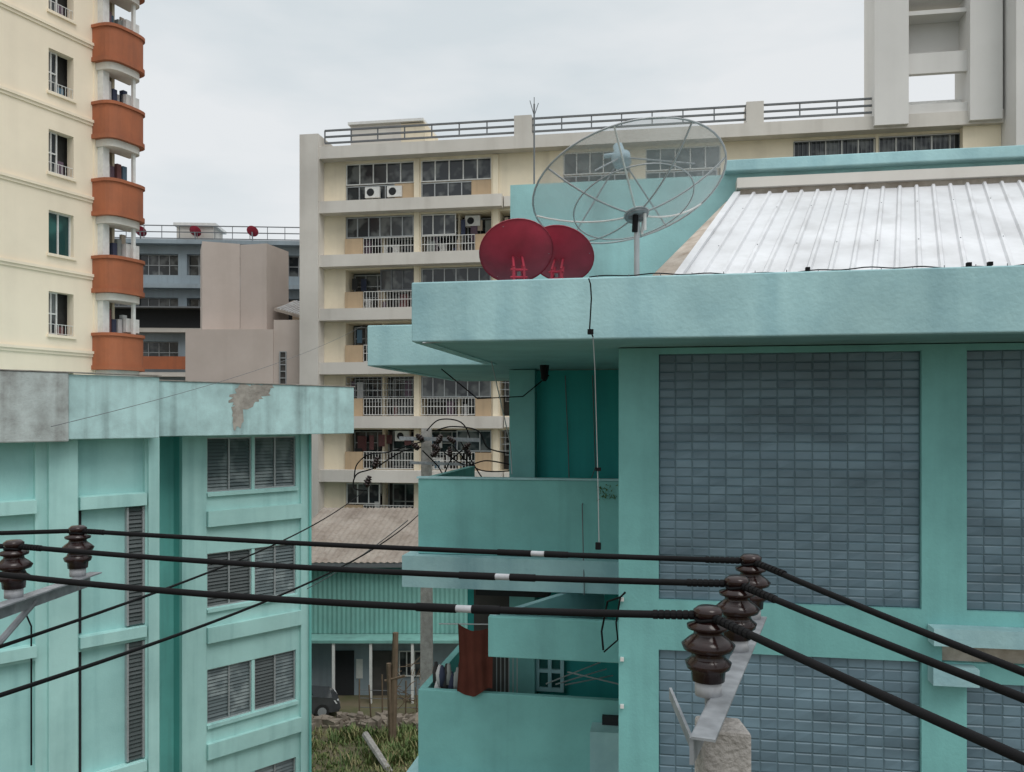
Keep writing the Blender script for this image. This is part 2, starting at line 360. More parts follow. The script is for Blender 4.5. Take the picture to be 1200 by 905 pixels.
# ================================================================= CENTRAL APARTMENT BLOCK
FC=Frame(-5.71,47.6,-9.6)
C=Build('apartment_block')
starts=[(-3.75,4.0),(.64,4.0),(5.1,2.6),(8.6,3.6),(13.0,3.9),(FC.S(930),4.0),(FC.S(1030),4.25)]
sL=FC.S(380); sR=31.5; ZT=28.1
holes=[]
for k in range(9):
    for s,w in starts:
        if k==0 and s==5.1: continue
        holes.append((s,s+w,ZT-3*(k+1)+ (.02 if k else .15),ZT-3*k-.75))
C.wall('walls','cbeige',FC,sL,sR,0,ZT-.02,holes,0,1.35)
C.box('core','cbeige',FC,sL,sR,1.7,12,0,ZT-.3)
C.box('end_pier','cgrey',FC,FC.S(351,-.9),sL,-.9,12,0,FC.Z(365,157,-.9))
for k in range(10):
    z=ZT-3*k
    if k==0: C.box('beams','cgrey',FC,sL+.003,sR,-.75,0,z-.62,z+.05)
    else:
        C.box('beams','cgrey',FC,sL+.003,5.35,-.75,-.003,z-.66,z)
        C.box('beams','cgrey',FC,5.4,sR,-.35,-.003,z-.6,z-.05)
for s in (.28,4.75): C.box('ribs','cbeige',FC,s,s+.3,-.12,-.002,0,ZT-.7)
for k in range(9):
    zb=ZT-3*(k+1); zt=ZT-3*k-.75
    for i,(s,w) in enumerate(starts):
        if k==0 and s==5.1: continue
        if k==0:
            C.window(FC,s,s+w,zb+1.05,zt,.12,5,1,'white','glass',.06); C.window(FC,s,s+w*.96,zb+.15,zb+1.0,.15,5,1,'alu','glass',.06)
            if i<2: C.box('spandrel','tan',FC,s+w*.72,s+w,.02,.1,zb+.15,zb+1.0)
            if i>=5: C.railing(FC,s,s+w,zb+.2,zt-.1,-.02,'rail',.22,.03,3,'grilles_dark')
            if i in(0,): 
                C.box('aircon','white',FC,s+w*.3,s+w*.3+.85,-.15,.03,zb+.25,zb+.85)
                C.box('aircon','white',FC,s+w*.62,s+w*.62+.85,-.15,.0,zb+.25,zb+.85)
                for q in(.3,.62): C.lathe('aircon_fans','dark',[(.001,0),(.22,0)],FC.w(s+w*q+.32,-.16,zb+.55),FC.w(0,-1,0)-FC.w(0,0,0),12)
            continue
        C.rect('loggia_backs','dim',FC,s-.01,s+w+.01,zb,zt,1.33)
        C.window(FC,s+.1,s+w*.55,zb+.8,zt-.1,1.2,3,2,'alu','glass',.06)
        C.window(FC,s+w*.6,s+w-.1,zb+.1,zt-.1,1.2,2,2,'alu','glass',.06)
        C.box('party_fins','cbeige',FC,s+w*.5,s+w*.5+.12,.5,1.2,zb,zt)
        rl=s+w*.27 if i!=1 else s+.05
        if i==0: C.box('solid_parapets','tan',FC,s,s+w*.26,-.1,.06,zb,zb+1.0)
        if i==1: C.box('solid_parapets','tan',FC,s+w*.78,s+w,-.1,.06,zb,zb+1.0)
        rr=s+w if i!=1 else s+w*.77
        C.railing(FC,rl,rr,zb+.08,zb+1.0,-.02,'white',.17,.035,3)
        e=R()
        if e<.3: C.railing(FC,s+.05,s+w-.05,zb+1.1,zt-.05,0,'alu',.25,.025,4,'grilles')
        elif e<.6:
            h0=s+(w*.5 if R()<.5 else 0); C.window(FC,h0+.03,h0+w*.5,zb+1.05,zt-.03,.08,3,1,random.choice(('white','alu','rail')),'glass',.06)
        elif e<.72: C.window(FC,s+.03,s+w-.03,zb+1.05,zt-.03,.08,6,1,'alu','glass',.06)
        for q in range(random.choice((0,1,1,2))):
            x=s+U(.2,w-1.2); y_=U(.3,.6); zz=random.choice((zt-.65,zb+.1)); C.box('aircon','white',FC,x,x+.85,y_,y_+.35,zz,zz+.58)
            C.lathe('aircon_fans','dark',[(.001,0),(.2,0)],FC.w(x+.32,y_-.01,zz+.29),FC.w(0,-1,0)-FC.w(0,0,0),12)
        x=s+.2; lh=U(.2,.9)
        while x<s+w-.3:
            if R()<.6:
                mt=random.choice(CL); ww=U(.12,.4); dd=U(.2,.9); C.box('laundry_'+mt.name,mt,FC,x,x+ww,dd,dd+.03,zt-U(.8,1.5),zt-U(.25,.4))
            x+=U(.25,.5)
        for q in range(6):
            if R()<.6:
                mt=random.choice(CL); x=s+U(.2,w-.6); C.box('clutter_'+mt.name,mt,FC,x,x+U(.1,.5),.1+.07*q,.16+.07*q,zb,zb+U(.3,1.2))
st=[(FC.S(605),FC.S(625)),(FC.S(873),FC.S(893))]
for a,b in st: C.box('roof_piers','cgrey',FC,a,b,-.74,.6,ZT+.05,ZT+1.15)
for a,b in((sL+.2,st[0][0]),(st[0][1],st[1][0]),(st[1][1],FC.S(1023))): C.railing(FC,a,b,ZT+.35,ZT+1.05,-.4,'rail',1.5,.09,3,'roof_railing')
C.box('roof_room','cgrey',FC,FC.S(411,1),FC.S(470,1),1,4,ZT,ZT+1.75); C.box('roof_room_step','cbeige',FC,FC.S(470,1)+.01,FC.S(498,1),1,4,ZT,ZT+1.7); C.box('roof_room_cap','white',FC,FC.S(409,1),FC.S(497,1),.8,4.2,ZT+1.75,ZT+1.9)
# lift tower at right
a,b,c,d=FC.S(1025,-1),FC.S(1065,-1),FC.S(1137,-1),FC.S(1175,-1)
zb=27.6; zq=50
Zt=lambda v:FC.Z(1100,v,-.5)
C.box('tower_pier','tgrey',FC,a,b,-1,1.2,zb,zq); C.box('tower_pier','tgrey',FC,c,d,-1,1.2,zb,zq)
C.box('tower_wall','tgrey',FC,b,c,-.6,-.3,zb,Zt(122)); C.box('tower_wall','tgrey',FC,b,c,-.6,-.3,Zt(86),Zt(62))
C.box('tower_recess','tgrey',FC,b,c,.6,.9,Zt(62),Zt(12)); C.box('tower_lintel','tgrey',FC,b,c,-.5,.9,Zt(16),Zt(11))
C.box('tower_lintel','tgrey',FC,b,c,-.5,1.1,Zt(-3),Zt(-60)); C.box('tower_recess','tgrey',FC,b,c,.6,.9,Zt(-60),zq); C.box('tower_landing','white',FC,b,c,.2,1.1,Zt(118),Zt(112))
C.box('tower_wing','tgrey',FC,d+.15,d+6,-2.2,5,zb-3,zq+1); C.box('tower_wing_joint','tgrey',FC,d,d+.15,-.6,5,zb,zq)
C.box('tower_base','cbeige',FC,FC.S(1128,-.4),d+.14,-.45,0,20,zb)
C.done()
# ================================================================= LEFT TEAL BUILDING
ang=math.degrees(math.atan2(.733,.68))
F2=Frame(-8.93,25,ang); F1=Frame(-7.46,23.64,ang)
L=Build('mint_green_office_building')
ztop=14.0
sE=F2.S(362); w0,w1=0.0,F2.S(347)
zs=[12.42,9.02,5.62,2.2]
holes=[(w0,w1,z-1.6,z) for z in zs]
L.wall('walls','mint',F2,F2.S(212),sE,0,12.5,holes,0,.2)
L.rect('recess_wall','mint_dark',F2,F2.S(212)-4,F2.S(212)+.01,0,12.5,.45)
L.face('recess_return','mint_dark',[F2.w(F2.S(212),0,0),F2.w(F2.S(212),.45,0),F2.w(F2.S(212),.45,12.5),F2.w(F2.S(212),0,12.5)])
L.box('pilaster','mint',F2,F2.S(347)+.12,sE+.003,-.1,.15,0,12.5); L.box('pilaster','mint',F2,F2.S(212)-.003,F2.S(243)-.06,-.08,.1,0,12.5)
L.tube('drainpipe','mint_dark',F2.w(sE-.06,-.16,0),F2.w(sE-.06,-.16,12.5),.045)
for (a,b,c,d) in holes:
    m=(a+b)/2; L.box('mullion','mint',F2,m-.05,m+.05,.02,.19,c,d)
    for q,(x0,x1) in enumerate(((a,m-.05),(m+.05,b))):
        mm=(x0+x1)/2
        for x in(x0,mm-.02,x1-.04): L.box('window_frames','alu',F2,x,x+.04,.06,.13,c,d)
        L.box('window_frames','alu',F2,x0,x1,.062,.128,c,c+.04); L.box('window_frames','alu',F2,x0,x1,.062,.128,d-.04,d)
        for y0,y1 in((x0+.04,mm-.025),(mm+.025,x1-.04)): L.louvre(F2,y0,y1,c+.04,d-.04,.09,'slat' if R()<.6 else 'slatd',.1)
    L.box('sills','mint',F2,a-.03,b+.03,-.09,.0,c-.12,c-.02)
    L.box('floor_ledges','mint',F2,F2.S(243)-.05,w1+.1,-.16,-.003,c-1.0,c-.55)
p0,p1,p2,p3=F1.S(185),F1.S(170),F1.S(92),F1.S(55)
holes=[(p2,p1,11.12,12.48)]+[(p2,p1,10.78-3.4*k-3.03,10.78-3.4*k) for k in range(3)]
hl=[(p3-3.4,p3-.25,11.12,12.48)]+[(p3-3.4,p3-.25,10.78-3.4*k-3.03,10.78-3.4*k) for k in range(3)]
L.wall('wing_walls','mint',F1,-16,p0,0,12.5,holes+hl,0,.14)
for h in holes+hl: L.rect('wing_panels','mint_panel',F1,*h,.13)
for k in range(3):
    za,zb_=10.78-3.4*k-2.98,10.78-3.4*k-.02
    a=F1.S(150,.05)
    L.box('wing_window_frames','alu',F1,a-.05,a,-.0,.12,za,zb_); L.box('wing_window_frames','alu',F1,p1-.06,p1-.01,.0,.12,za,zb_)
    L.louvre(F1,a,p1-.06,za,zb_,.02,'slatd',.1)
    L.box('slit_windows','dark',F1,p2+.01,p2+.1,.09,.12,za,zb_)
    for q,(x0,x1) in enumerate(((p2,p1),(p3-3.4,p3-.25))): L.box('wing_ledges','mint',F1,x0+.003,x1-.003,-.12,.1,za-.32,za-.06)
for x0,x1 in((p2,p1),(p3-3.4,p3-.25)): L.box('wing_ledges','mint',F1,x0+.003,x1-.003,-.12,.1,10.8,11.1)
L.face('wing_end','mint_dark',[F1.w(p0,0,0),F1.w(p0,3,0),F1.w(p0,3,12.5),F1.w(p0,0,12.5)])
L.box('wing_pilaster','mint',F1,p1+.05,p0+.003,-.1,.1,0,12.5); L.box('wing_pilaster','mint',F1,p3,p2-.06,-.14,.1,0,12.5)
L.box('parapet','mint_par',F2,F2.S(185,-1)-.5,F2.S(415,-1),-1.0,-.82,12.5,ztop)
L.box('roof_slab','mint_par',F2,-14,F2.S(415,-1)-.02,-.82,9,12.53,12.75)
L.box('parapet_side','mint_par',F2,F2.S(415,-1)-.18,F2.S(415,-1)-.001,-.82,9,12.5,ztop-.003)
L.box('wing_parapet','mint_par',F1,F1.S(80,-.5),F1.S(187,-.5),-.5,-.3,12.5,ztop+.02)
L.box('wing_roof_slab','mint_par',F1,-16,F1.S(187,-.5)-.003,-.3,3,12.51,12.7)
L.box('old_parapet','stained',F1,-16,F1.S(80,-.5)-.002,-.56,-.3,12.45,ztop+.05)
L.box('coping','plaster',F2,F2.S(185,-1)-.5,F2.S(415,-1)+.02,-1.03,-.8,ztop+.003,ztop+.03)
L.box('wing_coping','plaster',F1,-16,F1.S(187,-.5)+.02,-.58,-.28,ztop+.053,ztop+.075)
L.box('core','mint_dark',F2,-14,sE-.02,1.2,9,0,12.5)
def patch(B,F,cu,cv,ru,rv,d,mat,n=26,part='fallen_render'):
    s=F.S(cu,d); z=F.Z(cu,cv,d); pts=[]
    for i in range(n):
        t=2*math.pi*i/n; k=U(.65,1.2); pts.append((s+ru*k*math.cos(t)+.3*ru*math.sin(t), min(z+rv*k*math.sin(t),ztop-.01)))
    c=F.w(s,d,z)
    for i in range(n):
        a,b=pts[i],pts[(i+1)%n]; B.face(part,mat,[c,F.w(a[0],d,a[1]),F.w(b[0],d,b[1])])
patch(L,F2,292,463,.6,.36,-1.004,'plaster',40); patch(L,F2,279,483,.2,.5,-1.007,'plaster'); patch(L,F2,306,455,.36,.13,-1.010,'plaster')
L.path('conduit','black',[F1.w(p3-.5,-.05,8.6),F1.w(p3-.35,-.05,8.2),F1.w(p3-.35,-.05,5)],.02)
L.done({'parapet':.02,'wing_parapet':.02,'old_parapet':.03,'pilaster':.015,'wing_pilaster':.015})
# ================================================================= RIGHT TEAL BUILDING
FR=Frame(3.045,9.37,-10)
T=Build('teal_apartment_house')
sc0=FR.S(725); zso=13.79; ztp=14.41; SR=11.0
pan=[]
x0=FR.S(772); x1=FR.S(1080); pw=x1-x0; pitch=FR.S(1133)-x0
for i in range(4):
    a=x0+i*pitch
    pan.append((a,a+pw,10.95,13.72))
    for k in range(3):
        zt=10.39-3.4*k; pan.append((a,a+pw,zt-2.77,zt if not(i==1 and k==0) else zt-.2))
slot=(FR.S(1104),FR.S(1133)+pw,10.40,10.60)
T.wall('front_wall','teal',FR,sc0,SR,0,zso,pan+[slot],0,.07)
T.rect('slot_back','brownflash',FR,slot[0],slot[1],slot[2],slot[3],.069)
T.box('ledge','teal_par',FR,FR.S(1087),slot[1]+.05,-.22,-.003,10.62,10.80); T.box('ledge','teal_par',FR,FR.S(1087),FR.S(1140),-.2,-.003,10.2,10.385)
for (a,b,c,d) in pan:
    T.rect('grout','grout',FR,a,b,c,d,.065)
    if a>5.5: continue
    nx=round((b-a)/.185); nz=round((d-c)/(.098 if c>10.5 else .118)); w=(b-a)/nx; h=(d-c)/nz
    for i in range(nx):
        for j in range(nz):
            if c<4: continue
            g=.004; X0=a+i*w+g; X1=a+(i+1)*w-g; Z0=c+j*h+g; Z1=c+(j+1)*h-g; o=.011; uv=(U(.02,1),.5)
            t=[U(-.0035,.0035) for _ in range(4)]
            o4=[FR.w(X0,.064,Z0),FR.w(X1,.064,Z0),FR.w(X1,.064,Z1),FR.w(X0,.064,Z1)]
            i4=[FR.w(X0+o,.056+t[0],Z0+o),FR.w(X1-o,.056+t[1],Z0+o),FR.w(X1-o,.056+t[0]+t[2],Z1-o),FR.w(X0+o,.056+t[1]+t[2],Z1-o)]
            T.face('tiles','tile',i4,uv)
            for q in range(4): T.face('tiles','tile',[o4[q],o4[(q+1)%4],i4[(q+1)%4],i4[q]],uv)
T.face('side_wall','teal',[FR.w(sc0,0,0),FR.w(sc0,4.3,0),FR.w(sc0,4.3,zso),FR.w(sc0,0,zso)])
T.box('core','teal',FR,sc0+.1,SR,.3,9,0,zso-.01)
sfl=FR.S(482,-1.2); sbl=-5.8; db=2.66
T.box('parapet','teal_par',FR,sfl,SR,-1.2,-1.05,zso,ztp)
T.box('parapet_side','teal_par',FR,sfl+.002,sfl+.15,-1.05,db,zso,ztp-.002)
T.box('soffit','soffit',FR,sfl+.01,SR,-1.05,db,zso+.012,14.0)
T.box('rear_parapet','teal_par',FR,sbl,sfl+.1,db,db+.15,zso+.003,ztp)
T.box('rear_parapet_side','teal_par',FR,sbl+.002,sbl+.15,db+.15,8,zso+.003,ztp-.002)
T.box('rear_soffit','soffit',FR,sbl+.15,SR,db+.003,8.5,zso+.015,14.0)
dw=4.3; sw=FR.S(600,dw)
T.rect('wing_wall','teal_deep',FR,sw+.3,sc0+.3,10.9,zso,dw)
T.box('wing_pillar','teal',FR,sw,sw+.42,dw-.25,8,0,zso)
sl=FR.S(548,dw)
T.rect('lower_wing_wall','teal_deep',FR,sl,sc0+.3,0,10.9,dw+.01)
T.face('lower_wing_side','teal',[FR.w(sl,dw,0),FR.w(sl,8,0),FR.w(sl,8,10.9),FR.w(sl,dw,10.9)])
zb1=FR.Z(490,561,3.0); sb=FR.S(490,3.0)
T.box('balcony_front','teal',FR,sb,sc0+.2,3.0,3.12,10.9,zb1)
T.box('balcony_end','teal',FR,sb+.002,sb+.12,3.12,6.5,10.9,zb1-.002)
T.box('balcony_slab','teal_par',FR,FR.S(471,2.8),sc0+.2,2.8,6.5,10.42,10.897)
T.box('balcony_coping','teal_par',FR,sb-.02,sc0+.1,2.98,3.14,zb1+.003,zb1+.03)
zb2=FR.Z(490,808,3.0)
T.box('lower_balcony_front','teal',FR,sb,sc0+.2,3.0,3.12,zb2-1.3,zb2)
T.box('lower_balcony_end','teal',FR,sb+.002,sb+.12,3.12,6.5,zb2-1.3,zb2-.002)
T.box('lower_balcony_slab','teal_par',FR,FR.S(471,2.8),sc0+.2,2.8,6.5,7.0,zb2-1.303)
T.box('bottom_balcony','teal',FR,sb,sc0+.2,3.0,6,0,6.2)
zi0=zb2-.9
T.window(FR,FR.S(628,4.2),FR.S(661,4.2),zb2-.3,FR.Z(640,762,4.2),4.2,2,2,'teal_par','glass_g',.06)
T.box('door','dim',FR,FR.S(555,4.2),FR.S(602,4.2),4.22,4.28,zi0,10.2)
T.railing(FR,FR.S(582,3.6),FR.S(606,3.6),zb2-.3,FR.Z(590,762,3.6),3.6,'alu',.06,.02,2,'gate_bars')
for i in range(3): T.tube('drying_rack','alu',FR.w(FR.S(640,3.3)+i*.15,3.3,zb2+.1),FR.w(FR.S(700,3.3)+i*.1,3.9,zb2+.3-.1*i),.012)
T.tube('drying_rack','alu',FR.w(FR.S(665,3.3),3.3,zb2+.3),FR.w(FR.S(727,3.3),3.4,zb2+.12),.012)
T.box('painted_shadow','dark',FR,FR.S(553,3.6),FR.S(640,3.6),3.9,4.2,10.1,10.41)  # solid dark block under the slab, shadow painted in by colour
ca,cb=FR.S(537,3.05),FR.S(580,3.05); zt_=FR.Z(560,731,3.05); n=40
def cw(x): return .03*math.sin(x*9)+.012*math.sin(x*23+1)
for i in range(n):
    ta,tb=i/n,(i+1)/n
    for (ha,hb) in((0,.5),(.5,1)):
        def cp(t,h):
            s=ca+(cb-ca)*t; z=zb2+.02-.07*math.sin(t*5)*(1-h)+ (zt_-zb2-.02-.1*math.sin(t*3.1))*h
            return FR.w(s+.03*math.sin(h*3+t*4),2.96+cw(t)*(1-.5*h)+.05*h,z)
        T.face('hanging_cloth','cloth',[cp(ta,ha),cp(tb,ha),cp(tb,hb),cp(ta,hb)])
T.part('hanging_cloth','cloth')['sm']=True
T.tube('clothes_pole','alu',FR.w(ca-.3,3.02,zt_-.02),FR.w(sc0,3.1,zt_+.05),.010)
for i in range(14):
    mt=CL[random.choice((0,1,5,5,6,4))]; x=FR.S(511+i*2.6,3.3); hh=zb2+U(.08,.38)
    T.lathe('pots_'+mt.name,mt,[(.001,0),(U(.04,.06),0),(U(.04,.07),U(.15,.2)),(.025,.32),(.001,.33)],FR.w(x,3.25+.05*R(),hh-.33),n=10)
pA=FR.w(FR.S(572,1.2),1.2,0); zl0,zl1=9.87,10.40
q0=pA; q1=P(702,680,13.6); q2=FR.w(sc0+.05,1.2,0)
def wallseg(part,mat,a,b,th,z0,z1):
    a=Vector((a.x,a.y,0)); b=Vector((b.x,b.y,0)); t=(b-a).normalized(); nn=Vector((-t.y,t.x,0))*th
    T.hexa(part,mat,[(*p.xy,z) for z in(z0,z1) for p in(a,b,b+nn,a+nn)])
wallseg('landing_front','teal',q0,q2,.1,zl0,zl1); wallseg('landing_diagonal','teal_par',q0+Vector((.02,.1,0)),q1,-.1,zl0,zl1+.003)
T.face('landing_floor','teal',[(*q0.xy,zl0+.02),(*q2.xy,zl0+.02),(*FR.w(sc0,2.8,0).xy,zl0+.02),(*q1.xy,zl0+.02)])
T.box('small_vent','dark',FR,FR.S(706,2.98),FR.S(727,2.98),2.9,2.99,FR.Z(715,853,2.98),FR.Z(715,838,2.98))
T.box('vent_hood','teal_par',FR,FR.S(692,2.7),FR.S(729,2.7),2.6,2.99,6.2,FR.Z(715,856,2.7))
FU=Frame(3.71,14,-10)
ub=FU.S(598)
T.box('upper_block','teal_block',FU,ub,SR,0,6,13.9,17.0)
T.box('upper_block_coping','teal_par',FU,FU.S(850,-.2),SR,-.22,6.1,17.0,17.18)
T.box('ridge_beam','cgrey',FU,FU.S(862),SR,-.3,-.003,16.70,16.86); T.box('ridge_gap','brownflash',FU,FU.S(866),SR,-.2,-.003,16.5,16.70)
seL=FR.S(797,.55); 
def lw(s,t,h=0): # s across, t 0..1 up the slope
    a=FR.w(seL+s,.55,14.62); b=FU.w(FU.S(866)+s,-.25,16.60)
    return a.lerp(b,t)+Vector((0,-.3*h,h))
x=0
while x<9.5:
    pr=[(0,0),(.17,0),(.19,.035),(.225,.035),(.245,0)]; jt=U(-.012,.012)
    for i in range(4):
        (xa,ha),(xb,hb)=pr[i],pr[i+1]
        T.face('sheet_roof','whiteroof',[lw(x+xa,-.01+jt,ha),lw(x+xb,-.01+jt,hb),lw(x+xb,1,hb),lw(x+xa,1,ha)])
    x+=.245
for tt in(.3,.75):
    x=.207
    while x<6: q=lw(x,tt,.035); T.tube('roof_screws','steel',q,q+Vector((0,-.004,.008)),.007,6); x+=.49
T.hexa('verge_board','whiteroof',[lw(-.1,0,-.12),lw(0,0,-.12),lw(0,1,-.12),lw(-.1,1,-.12),lw(-.1,0,.05),lw(-.003,0,.05),lw(-.003,1,.05),lw(-.1,1,.05)])
T.hexa('gable_slab','brownflash',[lw(-.55,0,-.35),lw(-.1,0,-.35),lw(-.1,1,-.35),lw(-.22,1,-.35),lw(-.55,0,-.14),lw(-.103,0,-.05),lw(-.103,1,-.05),lw(-.22,1,-.1)])
T.box('gable_fill','whiteroof',FR,seL-.42,seL+.5,1.0,4.2,13.95,14.72)
T.face('gable_wall','plaster',[lw(-.1,0,-.3)-Vector((0,0,.5)),lw(-.1,1,-.3)-Vector((0,0,2.3)),lw(-.1,1,-.3),lw(-.1,0,-.3)])
pts=[]; 
for i in range(60):
    u=690+i*9; pts.append(FR.w(FR.S(u,-1.2),-1.14,ztp+.012+.008*math.sin(i*.9)+(.012*math.sin(i*.21))))
T.path('parapet_cable','black',pts,.006)
for u in(945,1135,1160): T.box('cable_clips','black',FR,FR.S(u,-1.2),FR.S(u,-1.2)+.04,-1.17,-1.12,ztp+.01,ztp+.045)
for u in range(700,1200,37): T.tube('parapet_nails','rail',FR.w(FR.S(u,-1.2),-1.19,ztp),FR.w(FR.S(u,-1.2),-1.19,ztp+.02),.004,5)
dr=[P(690,327,8.5),P(692,333,8.42),P(693,350,8.42),P(691,385,8.42),P(695,395,8.42),P(697,430,8.6),P(699,500,8.8),P(701,580,8.9),P(702,640,8.9)]
T.path('drop_cable','black',dr[:5],.008); T.path('drop_cable_grey','alu',dr[4:],.005)
for a,b in((386,392),(548,552),(636,644)): T.tube('drop_cable_joint','black',P(692 if a<400 else 701,a,8.4 if a<400 else 8.88),P(692 if a<400 else 701,b,8.4 if a<400 else 8.88),.03)
T.path('soffit_cable','black',[FR.w(-4.7,2.9,13.75),FR.w(-4.2,3.2,13.3),FR.w(-3.6,3.9,13.35),FR.w(-3.2,4.1,13.7)],.01)
T.path('wall_cables','rail',[FR.w(sw+.9,4.25,13.7),FR.w(sw+.95,4.25,12.5),FR.w(sw+1.0,4.2,10.9),FR.w(sw+1.05,2.9,10.4)],.008)
T.path('wall_cables','rail',[FR.w(sw+1.35,4.25,13.7),FR.w(sw+1.4,4.2,12.2),FR.w(sw+1.3,2.95,11.7),FR.w(sw+1.35,2.75,10.4)],.008)
T.tube('soffit_lamp','black',P(638,428,12.2),P(638,444,12.2),.07,12,.05); T.tube('soffit_lamp','black',P(638,444,12.2),P(638,447,12.2),.05,12,.02)
T.path('corner_cable','black',[P(733,694,9.6),P(727,700,9.6),P(712,705,9.9),P(705,740,10),P(707,762,10)],.012)
T.path('corner_cable','black',[P(727,700,9.6),P(722,730,9.7),P(724,750,9.8),P(708,764,10)],.01)
for v in(700,770,825): T.box('pipe_clips','white',FR,sc0+.02,sc0+.06,-.05,-.003,FR.Z(733,v+4),FR.Z(733,v))
T.path('loose_wires','alu',[P(495,402,8.85),P(540,400,9),P(575,420,12),P(598,520,13.5),P(600,556,13.3)],.008)
T.done({'parapet':.015,'balcony_front':.012,'lower_balcony_front':.012,'landing_front':.01,'rear_parapet':.015,'upper_block_coping':.015})
pl=Build('wall_fern'); c=P(711,575,12.75)
for i in range(160):
    a=c+Vector((U(-.14,.14),U(-.1,.05),U(-.13,.09))); pl.face('wall_fern','leaf',[a,a+Vector((U(-.05,.05),U(-.03,.03),U(-.06,.04))),a+Vector((U(-.03,.03),U(-.03,.03),U(-.04,.04)))],(U(.05,.5),.5))
pl.done()
an=Build('rooftop_antenna'); b=P(626,205,14.9)
an.tube('mast','rail',(b.x,b.y,14.4),P(626,122,14.9),.015); 
for q in((-5,118,130),(5,121,131)): an.tube('tines','rail',P(626,136,14.9),P(626+q[0],q[1],14.9),.007,6)
an.tube('tines','rail',P(626,125,14.9),P(626,114,14.9),.007,6); an.done()
# ================================================================= DISHES
reddish('satellite_dish',P(605,295,9.25),(-.1,.66,.62),.40,14.0)
reddish('satellite_dish',P(657,298,9.9),(.22,.62,.66),.39,14.0)
d=Build('mesh_satellite_dish'); ax=Vector((-.17,.36,.90)).normalized(); Rr=1.19; f=.86; dep=Rr*Rr/(4*f); c=P(737,219,10.4); hub=c-ax*dep
sd=ax.cross(Vector((0,1,0))).normalized(); up=sd.cross(ax)
def dp(r,t): return hub+ax*(r*r/(4*f))+(sd*math.cos(t)+up*math.sin(t))*r
N=48
for j in range(1,9):
    for k in range(N):
        r0,r1=Rr*j/9,Rr*(j+1)/9; t0,t1=2*math.pi*k/N,2*math.pi*(k+1)/N
        d.face('mesh_panels','mesh',[dp(r0,t0),dp(r0,t1),dp(r1,t1),dp(r1,t0)])
for rr,th in((Rr,.013),(Rr*.62,.009),(Rr*.12,.014)): d.path('hoops','alu',[dp(rr,2*math.pi*k/N) for k in range(N+1)],th)
for k in range(8):
    t=2*math.pi*k/8+.2; d.path('ribs' if k%3 else 'ribs_white','alu' if k%3 else 'white',[dp(Rr*(.1+.9*i/8),t) for i in range(9)],.012)
foc=hub+ax*f
for k in range(4): d.tube('feed_struts','steel',dp(Rr*.72,2*math.pi*k/4+.6),foc,.010,6)
d.lathe('feed_horn','lnb',[(.001,-.1),(.11,-.1),(.12,.02),(.07,.05),(.06,.18),(.001,.2)],foc,ax,18)
d.tube('feed_horn','lnb',foc+ax*.05,foc+ax*.06+sd*.2,.03)
d.lathe('hub_plate','steel',[(.001,-.03),(.14,-.03),(.14,.0),(.001,.0)],hub,ax,18)
d.tube('mast','alu',(hub.x,hub.y-.02,14.0),(hub.x,hub.y-.02,hub.z-.1),.033,12)
d.tube('mount','black',(hub.x-.03,hub.y-.06,hub.z-.22),(hub.x-.02,hub.y-.06,hub.z-.02),.035,8)
d.tube('mount_bar','rail',(hub.x-.1,hub.y-.03,hub.z-.04),(hub.x+.1,hub.y-.03,hub.z-.06),.025,8); d.tube('mount_arm','white',(hub.x+.06,hub.y-.05,hub.z-.25),(hub.x+.1,hub.y+.15,hub.z+.02),.015,8)
d.tube('mount_arm','white',(hub.x+.09,hub.y-.06,hub.z-.2),(hub.x+.09,hub.y-.06,hub.z),.02,8)
d.done()
# ================================================================= NEAR POLES / CABLES
IP=[(.03,.05),(.055,.05),(.058,.085),(.072,.092),(.078,.112),(.06,.125),(.052,.145),(.083,.155),(.09,.172),(.07,.19),(.05,.205),(.048,.218),(.07,.226),(.072,.238),(.042,.248),(.036,.262),(.048,.27),(.05,.288),(.035,.3),(.001,.302)]
def insul(B,x,y,z,k=1):
    B.tube('insulator_pins','steel',(x,y,z-.08),(x,y,z+.08),.012)
    B.lathe('insulator_bases','insbase',[(.001,.0),(.045,.0),(.045,.055),(.03,.06)],(x,y,z),n=20)
    B.lathe('insulators','porcelain',[(r*k,h) for r,h in IP],(x,y,z),n=32)
    B.path('tie_wire','black',[(x+.043*math.cos(t),y+.043*math.sin(t),z+.258+.004*math.sin(3*t)) for t in [i*.5 for i in range(26)]],.006)
def armbox(B,part,a,b,w,h,mat='steel'):
    a=Vector(a);b=Vector(b); t=(b-a).normalized(); n=Vector((-t.y,t.x,0)).normalized()*w/2; up=Vector((0,0,h))
    B.hexa(part,mat,[a-n,b-n,b+n,a+n,a-n+up,b-n+up,b+n+up,a+n+up])
RI=[(.667,2.9),(.91,3.45),(1.12,4.0)]; LI=[(-2.64,3.87),(-2.61,4.47),(-2.58,5.07)]
ZA=12.06
p=Build('utility_pole')
armbox(p,'crossarm_web',(.53,2.52,ZA-.085),(1.14,4.06,ZA-.085),.012,.08); armbox(p,'crossarm_flange',(.56,2.50,ZA-.006),(1.17,4.04,ZA-.006),.07,.008)
for x,y in RI: insul(p,x,y,ZA)
px,py=.705,2.86; w=.078
p.hexa('shaft','concrete',[(px-.12,py-.12,0),(px+.12,py-.12,0),(px+.12,py+.12,0),(px-.12,py+.12,0),(px-w,py-w,11.985),(px+w,py-w,11.97),(px+w,py+w,11.97),(px-w,py+w,11.98)])
p.tube('bolts','steel',(px-.14,py-.1,11.80),(px+.15,py-.1,11.80),.009); p.tube('bolts','steel',(px+.10,py-.1,11.80),(px+.115,py-.1,11.80),.02,6)
armbox(p,'stay_strap',(px-.10,py-.03,11.88),(px-.10,py+.4,11.93),.01,.04)
p.done({'shaft':.012})
p=Build('utility_pole')
